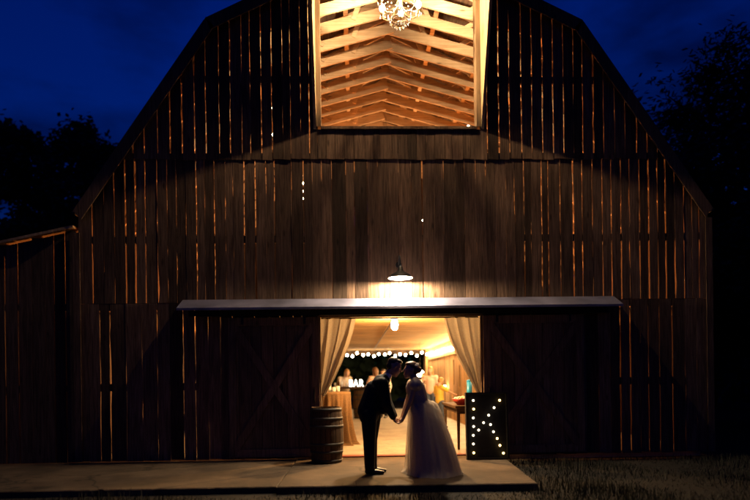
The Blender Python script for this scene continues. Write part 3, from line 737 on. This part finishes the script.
def person(label,loc,rz,J,top,legs,hair,shoes='shoe',skirt=None,vox=.012,long_sleeve=True,hair_kind='short',group=None,s=1.):
    p=empty('person',loc,rz,label,'person',group)
    sh,el,wr=J['sh'],J['el'],J['wr']; hd=J.get('hd',[None,None]); H=V(*J['head']); t=J.get('tilt',0.)
    N0=V(*J['neck']); ch=V(*J['chest']); wa=V(*J['waist']); pe=V(*J['pelvis'])
    mb=MB(); hs=s*J.get('hs',1.); head_parts(mb,H,t,hs); nk=H+Matrix.Rotation(t,3,'Y')@V(-.03,0,-.07)*s
    mb.cap(N0,nk,.058*s,.054*s); mb.cap(ch,N0-V(0,0,.02),.095*s,.06*s,1.35); mb.cap(wa,ch,.095*s,.105*s,1.3); mb.cap(pe,wa,.105*s,.095*s,1.3)
    for i,y in ((0,-1),(1,1)):
        a,b,c=V(*sh[i]),V(*el[i]),V(*wr[i])
        mb.cap(ch+V(0,y*.05,.09),a,.06*s,.055*s); mb.cap(a,b,.050*s,.038*s); mb.cap(b,c,.038*s,.026*s)
        d=V(*hd[i]) if hd[i] else (c-b); hand_parts(mb,c,d,J.get('curl',[(.6,-y*.6,0),(.6,-y*.6,0)])[i],s,-y)
        h,k,an=V(*J['hip'][i]),V(*J['knee'][i]),V(*J['ankle'][i])
        mb.cap(h,k,.078*s,.052*s); mb.cap(k,an,.052*s,.034*s); mb.cap(an,an+V(.03,0,-.05)*s,.034*s,.028*s)
    mb.blend('body',M['skin'],p,vox if vox>.008 else .007,3)
    # top garment
    q=J.get('loose',.018); mb=MB(); hem=J.get('hem',.0)
    mb.cap(ch,N0-V(0,0,.045),.098*s+q,.055*s+q*.5,1.32); mb.cap(wa,ch,.10*s+q,.108*s+q,1.28); mb.cap(pe-V(0,0,hem),wa,.115*s+q,.10*s+q,1.25)
    for i,y in ((0,-1),(1,1)):
        a,b,c=V(*sh[i]),V(*el[i]),V(*wr[i]); mb.cap(ch+V(0,y*.06,.08),a,.075*s+q*.5,.055*s+q); 
        if long_sleeve: mb.cap(a,b,.054*s+q,.044*s+q*.8); mb.cap(b,b.lerp(c,.93),.044*s+q*.8,.034*s+q*.5)
        elif long_sleeve is not None: mb.cap(a,a.lerp(b,.6),.054*s+q,.05*s+q)
    if 'flap' in J:
        f0,f1,f2=[V(*a) for a in J['flap']]
        n0,n1=[V(*a) for a in J['nape']]; mb.cap(ch,n0,.15,.105,1.4); mb.cap(n0,n1,.105,.07,1.25)
        mb.cap(f0,f1,.085,.075,1.9); mb.cap(f2,f1+V(0,0,.03),.15,.075,1.25); mb.cap(f2-V(.02,0,0),V(*J['chest'])-V(.06,0,0),.15,.13,1.2)
    mb.blend('jacket' if J.get('suit') else 'shirt',M[top],p,vox,4)
    if skirt: return p
    mb=MB(); mb.cap(pe-V(0,0,.02),pe+V(0,0,.08),.118*s,.105*s,1.28)
    for i in (0,1):
        h,k,an=V(*J['hip'][i]),V(*J['knee'][i]),V(*J['ankle'][i])
        lw=J.get('legs',1.)*s; mb.cap(h,k,.10*lw,.074*lw); mb.cap(k,an+V(0,0,.0),.074*lw,.062*lw); mb.cap(an,an-V(-.01,0,.02),.062*lw,.06*lw)
    mb.blend('trousers',M[legs],p,vox,4)
    for i in (0,1):
        an=V(*J['ankle'][i]); z=.05
        mb=MB(); mb.cap((an.x-.03,an.y,z),(an.x+.08,an.y,z-.012),.047*s,.042*s); mb.cap((an.x+.08,an.y,z-.014),(an.x+.19,an.y,z-.022),.042*s,.028*s,1.2); mb.cap((an.x-.02,an.y,z),(an.x,an.y,.10),.045*s,.045*s)
        o=mb.blend('shoe',M[shoes],p,.009,2)
        for v in o.data.vertices:
            if v.co.z<.004: v.co.z=.004
    rot=Matrix.Rotation(t,3,'Y'); P=lambda x,y,z: H+rot@(V(x,y,z)*hs)
    mb=MB()
    mb.ball(P(-.028,0,.052),(.094*s,.084*s,.086*s),16,10,rot); mb.ball(P(-.055,0,.005),(.062*s,.078*s,.08*s),14,8,rot); mb.ball(P(.03,0,.088),(.062*s,.07*s,.036*s),12,8,rot)
    if hair_kind=='long':
        mb.cap(P(-.07,0,0),P(-.085,0,-.17),.07*s,.045*s,1.4)
        for y in (-1,1): mb.cap(P(-.03,y*.07,.02),P(-.03,y*.08,-.15),.03*s,.022*s)
    mb.blend('hair',M[hair],p,.010,3)
    return p
# groom: leaning forward at the waist, both hands reaching for the bride's; local origin under his feet
GX=-.56
g=lambda x,z,y=0: (x-GX,y,z)
GJ=dict(hs=1.12,head=g(-.215,1.572),tilt=R(22),neck=g(-.345,1.43),chest=g(-.46,1.25),waist=g(-.555,1.06),pelvis=g(-.60,.91),
  sh=[g(-.40,1.335,-.19),g(-.38,1.345,.19)],el=[g(-.345,1.03,-.17),g(-.315,1.05,.16)],wr=[g(-.240,.825,-.05),g(-.215,.835,.06)],
  hd=[(.05,.02,-.09),(.05,-.02,-.09)],curl=[(1,0,.1),(1,0,.1)],
  hip=[g(-.60,.88,-.09),g(-.53,.88,.09)],knee=[g(-.60,.50,-.09),g(-.566,.50,.08)],ankle=[g(-.598,.10,-.09),g(-.562,.10,.08)],flap=[g(-.43,1.18),g(-.385,.945),g(-.60,.93)],nape=[g(-.425,1.36),g(-.35,1.415)],legs=1.24,
  loose=.034,hem=.055,suit=True)
gr=person('groom in a dark navy suit leaning forward, holding both hands of the bride',(GX,-1.78,.0),0,GJ,'suit','suit','hair_dark',vox=.009)
# shirt collar, tie, boutonniere, beard shadow
m=MB(); m.cap(g(-.36,1.40),g(-.315,1.445),.070,.066,1.05); m.blend('collar',M['shirt'],gr,.009,2)
m=MB(); m.bar(g(-.315,1.37),g(-.285,1.19),.05,.012,(1,0,0)); m.bar(g(-.287,1.19),g(-.300,1.02),.06,.012,(1,0,0)); m.build('tie',M['suit'],gr)
m=MB()
for i in range(9): m.ball(V(*g(-.315,1.275,-.115))+V(rnd.uniform(-.02,.02),rnd.uniform(-.02,.01),rnd.uniform(-.03,.03)),.014,7,5)
m.build('boutonniere',M['flower'],gr,True)
for y in (-.032,.032):
    m=MB(); c_=V(*GJ['head'])+Matrix.Rotation(GJ['tilt'],3,'Y')@V(.076,y,.006); m.ball(c_,.011,8,6); m.build('eye',M['enamel'],gr,True)
# bride, facing -x: rotated half a turn, local x = BXO - X
BO=.20
b=lambda x,z,y=0: (BO-x,y,z)
BJ=dict(hs=1.1,bod=1,head=b(.028,1.522),tilt=R(-6),neck=b(.085,1.375),chest=b(.095,1.25),waist=b(.145,1.06),pelvis=b(.175,.93),
  sh=[b(.075,1.305,-.155),b(.085,1.305,.155)],el=[b(-.015,1.06,-.15),b(.00,1.06,.15)],wr=[b(-.105,.825,-.05),b(-.09,.82,.06)],
  hd=[(.06,.01,-.09),(.06,-.01,-.09)],curl=[(.2,0,1),(.2,0,1)],
  hip=[b(.18,.90,-.085),b(.18,.90,.085)],knee=[b(.18,.50,-.085),b(.18,.50,.085)],ankle=[b(.19,.10,-.08),b(.19,.10,.08)],loose=.045)
br=person('bride in a full ivory tulle gown, flowers in her pinned-up hair, facing the groom',(BO,-1.78,.0),math.pi,BJ,'satin','satin','hair_brown',skirt=True,vox=.009,long_sleeve=None,s=.95)
rt=Matrix.Rotation(BJ['tilt'],3,'Y'); HB=V(*BJ['head']); PB=lambda x,y,z: HB+rt@(V(x,y,z)*1.07)
m=MB(); m.ball(PB(-.02,0,.05),(.092,.082,.084),16,10,rt); m.ball(PB(-.055,0,.01),(.062,.076,.08),14,8); m.ball(PB(.028,0,.082),(.06,.068,.036),12,8); m.ball(PB(-.105,0,.01),(.055,.062,.055),12,8)
m.blend('hair',M['hair_brown'],br,.009,3)
m=MB()
for i in range(16):
    a=math.pi*(.15+.7*i/15); m.ball(PB(-.075+.02*math.sin(i*2.1),.085*math.cos(a),.03+.065*math.sin(a)),.017,7,5)
m.build('hair_flowers',M['flower'],br,True)
for y in (-.03,.03):
    m=MB(); m.ball(PB(.073,y,.006),.011,8,6); m.build('eye',M['enamel'],br,True)
# gown skirt: satin under-skirt and a rippled tulle over-skirt, from waist to train
SK=[(1.13,-.02,.25,.14),(1.085,-.015,.285,.15),(1.03,-.012,.37,.18),(1.0,-.018,.415,.21),(.93,-.022,.465,.25),(.86,-.02,.49,.29),(.784,-.018,.515,.32),(.70,-.024,.545,.35),(.562,-.035,.60,.40),(.42,-.038,.645,.44),(.30,-.045,.68,.48),(.18,-.05,.71,.51),(.08,-.055,.735,.54),(.025,-.08,.75,.57),(.006,-.10,.77,.59)]
def skirt(name,mat,infl,amp,seed,nf):
    r=random.Random(seed); m=MB(); vs=[];fs=[]; n=200; ph=[r.uniform(0,6.28) for _ in range(4)]
    for q,(z,xl,xr,yy) in enumerate(SK):
        cx=(xl+xr)/2; rx=(xr-xl)/2*infl; ry=yy*infl; d=max(0,1.06-z)
        for i in range(n):
            a=2*math.pi*i/n; f=1+amp*min(1,d*1.3)*(math.sin(a*nf+ph[0]+.8*math.sin(a*3+z*3))+.6*math.sin(a*(nf*1.7//1)+ph[1]+z*2)+.4*math.sin(a*5+ph[2]))
            hm=1+.035*max(0,1-z/.25)*(math.sin(a*7+ph[1])+.6*math.sin(a*13+ph[2])); vs.append((BO-(cx+rx*f*hm*math.cos(a)),ry*f*hm*math.sin(a),z*.995+.004+(.03*math.sin(a*9+ph[3])*max(0,1-abs(z-1.0)/.05))))
    for j in range(len(SK)-1):
        for i in range(n): fs.append((j*n+i,j*n+(i+1)%n,(j+1)*n+(i+1)%n,(j+1)*n+i))
    m.add(vs,fs); return m.build(name,mat,br,True)
skirt('underskirt',M['satin'],.74,.03,3,11); skirt('skirt',M['tulle'],1.0,.028,5,17); skirt('skirt',M['tulle'],.93,.04,8,14); skirt('skirt',M['tulle'],.84,.05,9,12)
m=MB()
for i in range(9):
    a=rnd.uniform(-.8,.8); m.ball((BO-.32-.06*rnd.random(),.10*a,1.03-.07*rnd.random()),(.06,.06,.05),10,7)
m.blend('bustle',M['tulle'],br,.012,4)
# guests inside
def guest(label,loc,rz,h,top,legs,hair,pose='stand',hk='short',sleeve=True):
    k=h/1.7; sc=lambda x,y,z:(x*k,y*k,z*k); J=dict(head=sc(.02,0,1.575),tilt=R(4),neck=sc(-.02,0,1.42),chest=sc(-.01,0,1.25),waist=sc(0,0,1.07),pelvis=sc(0,0,.92),
      sh=[sc(-.01,-.18,1.36),sc(-.01,.18,1.36)],el=[sc(-.03,-.24,1.08),sc(-.03,.24,1.08)],wr=[sc(.08,-.22,.86),sc(.08,.22,.86)],
      hip=[sc(0,-.09,.88),sc(0,.09,.88)],knee=[sc(.02,-.09,.48),sc(.02,.09,.48)],ankle=[sc(0,-.09,.09),sc(0,.09,.09)])
    if pose=='bar': J['el']=[sc(.10,-.25,1.12),sc(.10,.25,1.12)]; J['wr']=[sc(.34,-.16,1.08),sc(.34,.14,1.08)]
    if pose=='lean': J['head']=sc(.14,.06,1.55); J['tilt']=R(16); J['neck']=sc(.05,.02,1.40); J['el']=[sc(.10,-.25,1.12),sc(.10,.25,1.12)]; J['wr']=[sc(.34,-.16,1.08),sc(.34,.14,1.08)]
    if pose=='reach': J['el']=[sc(.26,-.20,1.20),sc(.0,.24,1.08)]; J['wr']=[sc(.50,-.18,1.12),sc(.2,.2,.95)]; J['head']=sc(.06,0,1.56); J['tilt']=R(18)
    if pose=='cup': J['el']=[sc(.02,-.24,1.08),sc(-.03,.24,1.08)]; J['wr']=[sc(.25,-.14,1.22),sc(.08,.22,.86)]
    return person(label,loc,rz,J,top,legs,hair,vox=.014,hair_kind=hk,long_sleeve=sleeve,s=k)
guest('blond person in a cream shirt leaning over the bar counter left of the BAR letters',(-1.20,10.35,.02),R(-80),1.72,'cream','jeans','hair_blond','lean','long')
guest('person in pale pink at the end of the bar behind the groom',(-.16,9.0,.02),R(120),1.72,'pinkish','jeans','hair_brown','bar','long',False)
guest('dark-haired person in cream by the bar, close behind the head of the groom',(.13,9.6,.02),R(-110),1.68,'cream','suit','hair_dark','stand','short')
guest('long-haired person in pale pink standing by the plank wall behind the bride',(1.58,8.2,.02),R(-110),1.72,'pinkish','jeans','hair_blond','cup','long',False)
guest('child in a yellow shirt stretching an arm towards the wall above the side table',(1.46,5.3,.02),R(30),1.38,'yellow','jeans','hair_blond','reach','short',False)
guest('person in a cream shirt half hidden behind the hair of the bride',(1.42,8.9,.02),R(-70),1.52,'cream','jeans','hair_brown','stand','short')

# ------------------------------------------------------------------ trees
def tree(name,label,x,y,h,cr,seed,nleaf,leaf=.22,crown_low=.35,lean=0.,cat='tree',loose=1.):
    r=random.Random(seed); t=empty(name,(x,y,-.1),0,label,cat,'trees beyond the barn'); m=MB(); ends=[]
    top=V(lean*h*.1,0,h*.86)
    trunk=[V(0,0,0),V(r.uniform(-.1,.1),r.uniform(-.1,.1),h*.25),V(r.uniform(-.3,.3),r.uniform(-.3,.3),h*.55)+V(lean*h*.04,0,0),top]
    m.tube(trunk,[h*.028,h*.02,h*.013,.03],8)
    for i in range(22):
        u=crown_low+(1-crown_low)*(i+.5)/22*.95; a=i*2.4+r.uniform(-.4,.4)
        k=min(2,int(u*3)); o=trunk[k].lerp(trunk[k+1],u*3-k); prof=math.sin(math.pi*min(1,(u-crown_low*.75)/(1.05-crown_low*.75)))**.7
        L=cr*prof*r.uniform(.7,1.1); d=V(math.cos(a),math.sin(a),r.uniform(.15,.7)).normalized()
        e=o+d*L; mid=o.lerp(e,.5)+V(0,0,-.08*L+r.uniform(-.1,.1)); m.tube([o,mid,e],[h*.008,h*.005,.015],5)
        for q in range(5):
            b0=o.lerp(e,r.uniform(.35,1)); dd=V(r.gauss(0,1),r.gauss(0,1),r.gauss(.2,.7)).normalized(); e2=b0+dd*L*r.uniform(.18,.42)
            m.tube([b0,b0.lerp(e2,.5)+V(0,0,.05),e2],[.02,.012,.006],4,False); ends.append(e2)
        ends.append(e)
    m.build('trunk',M['bark'],t)
    m=MB(); per=nleaf//len(ends)
    for e in ends:
        cs=cr*r.uniform(.055,.13)*loose
        for _ in range(int(per*r.uniform(.5,1.5))):
            c_=e+V(r.gauss(0,cs),r.gauss(0,cs),r.gauss(-.05,cs*.7)); a=V(r.gauss(0,1),r.gauss(0,1),r.gauss(0,.6)).normalized()*leaf*r.uniform(.5,1); q=a.orthogonal().normalized()*leaf*.28
            m.add([c_-a*.5,c_+q,c_+a*.5,c_-q],[(0,1,2,3)])
    m.build('crown',M['leaves'],t,fix=False); return t
tree('tree','dark bushy tree rising tallest behind the lean-to roof at the left',-13.2,14,13.2,3.2,11,30000,.30)
tree('tree','lower dark tree at the far left edge behind the lean-to',-18.2,15,10.9,2.9,12,20000,.30)
tree('tree','small dark tree between the barn roof and the tallest left tree',-9.9,15,9.3,2.4,13,18000,.30)
tree('tree','big loose-branched tree reaching over the right edge of the barn',12.3,8,13.2,4.3,21,42000,.28,.2,-.3,loose=1.15)
tree('tree','open spreading tree close beside the right wall of the barn',9.6,10,10.2,2.7,22,20000,.24,.2,loose=1.25)
tree('tree','dark tree in front of the others at the right edge',12.6,4,9.0,3.6,23,34000,.28,.08)
m=MB(); r=random.Random(5)
for i in range(22000):
    q=r.random()
    if q<.45: x=r.uniform(-16,24); y=r.uniform(24,29); zt=6.5
    elif q<.8: x=r.uniform(14,19); y=r.uniform(-3,26); zt=9
    else: x=r.uniform(-24,-14); y=r.uniform(4,24); zt=6
    z=zt*r.random()**.8*(1+.25*math.sin(x*.9)+.2*math.sin(y*1.1)); c_=V(x,y,z); a=V(r.gauss(0,1),r.gauss(0,1),r.gauss(0,.7)).normalized()*.75; n_=a.orthogonal().normalized()*.35
    m.add([c_-a*.5,c_+n_,c_+a*.5,c_-n_],[(0,1,2,3)])
tag(m.build('woods',M['leaves'],fix=False),'dark mass of undergrowth and far woods round the barn','woods',kind='stuff')

# ------------------------------------------------------------------ sky, sun, camera
w=bpy.data.worlds.new('World'); scene.world=w; w.use_nodes=True; nt=w.node_tree; N=nt.nodes.new; L=nt.links.new
bg=nt.nodes['Background']; sky=N('ShaderNodeTexSky'); sky.sky_type='NISHITA'; sky.sun_disc=False
SE,SR=R(2.0),R(12)
sky.sun_elevation=SE; sky.sun_rotation=SR; sky.air_density=1.5; sky.dust_density=.3; sky.ozone_density=6
tint=N('ShaderNodeMix'); tint.data_type='RGBA'; tint.blend_type='MULTIPLY'; tint.inputs[0].default_value=1; tint.inputs[7].default_value=(.02,.50,2.2,1)
tc=N('ShaderNodeTexCoord'); mp=N('ShaderNodeMapping'); mp.inputs['Scale'].default_value=(1.2,1.2,3.2); n1=N('ShaderNodeTexNoise'); n1.inputs['Scale'].default_value=2.4; n1.inputs['Detail'].default_value=7; n1.inputs['Roughness'].default_value=.55
L(tc.outputs['Generated'],mp.inputs[0]); L(mp.outputs[0],n1.inputs[0])
cr=N('ShaderNodeMapRange'); cr.inputs[1].default_value=.40; cr.inputs[2].default_value=.62; cr.inputs[3].default_value=1.3; cr.inputs[4].default_value=.38; L(n1.outputs[0],cr.inputs[0])
cl=N('ShaderNodeVectorMath'); cl.operation='SCALE'
L(sky.outputs[0],tint.inputs[6]); L(tint.outputs[2],cl.inputs[0]); L(cr.outputs[0],cl.inputs['Scale']); L(cl.outputs[0],bg.inputs[0]); bg.inputs[1].default_value=.05
sl=bpy.data.lights.new('sun','SUN'); sl.energy=.006; sl.angle=R(.5); sl.color=(1.,.85,.7)
so=bpy.data.objects.new('sun',sl); col.objects.link(so)
d=V(math.sin(SR)*math.cos(SE),math.cos(SR)*math.cos(SE),math.sin(SE)); so.rotation_euler=d.to_track_quat('Z','Y').to_euler(); so.location=d*50

cam=bpy.data.cameras.new('camera'); co=bpy.data.objects.new('camera',cam); col.objects.link(co); scene.camera=co
cam.sensor_width=36; cam.lens=583/750*36; cam.shift_y=(377-250)/750; cam.clip_end=1500; cam.clip_start=.05
PSI,RHO=math.atan(18/583),R(.75)
f=V(math.sin(PSI),math.cos(PSI),0); rg=V(math.cos(PSI),-math.sin(PSI),0); up=V(0,0,1)
c_,s_=math.cos(-RHO),math.sin(-RHO); rx=rg*c_+up*s_; ux=up*c_-rg*s_
co.matrix_world=Matrix(((rx.x,ux.x,-f.x,-43/56),(rx.y,ux.y,-f.y,-583/56),(rx.z,ux.z,-f.z,80/56),(0,0,0,1)))
cam.dof.use_dof=True; cam.dof.focus_distance=10.2; cam.dof.aperture_fstop=.48
vs=scene.view_settings; scene.display_settings.display_device='sRGB'; vs.view_transform='Standard'; vs.look='None'; vs.gamma=1; vs.exposure=0; vs.use_curve_mapping=False
cy=scene.cycles; cy.use_denoising=True; cy.max_bounces=8; cy.sample_clamp_indirect=6; cy.sample_clamp_direct=0
try: cy.denoiser='OPENIMAGEDENOISE'; cy.denoising_prefilter='ACCURATE'
except Exception: pass
cy.use_light_tree=True; cy.caustics_refractive=False
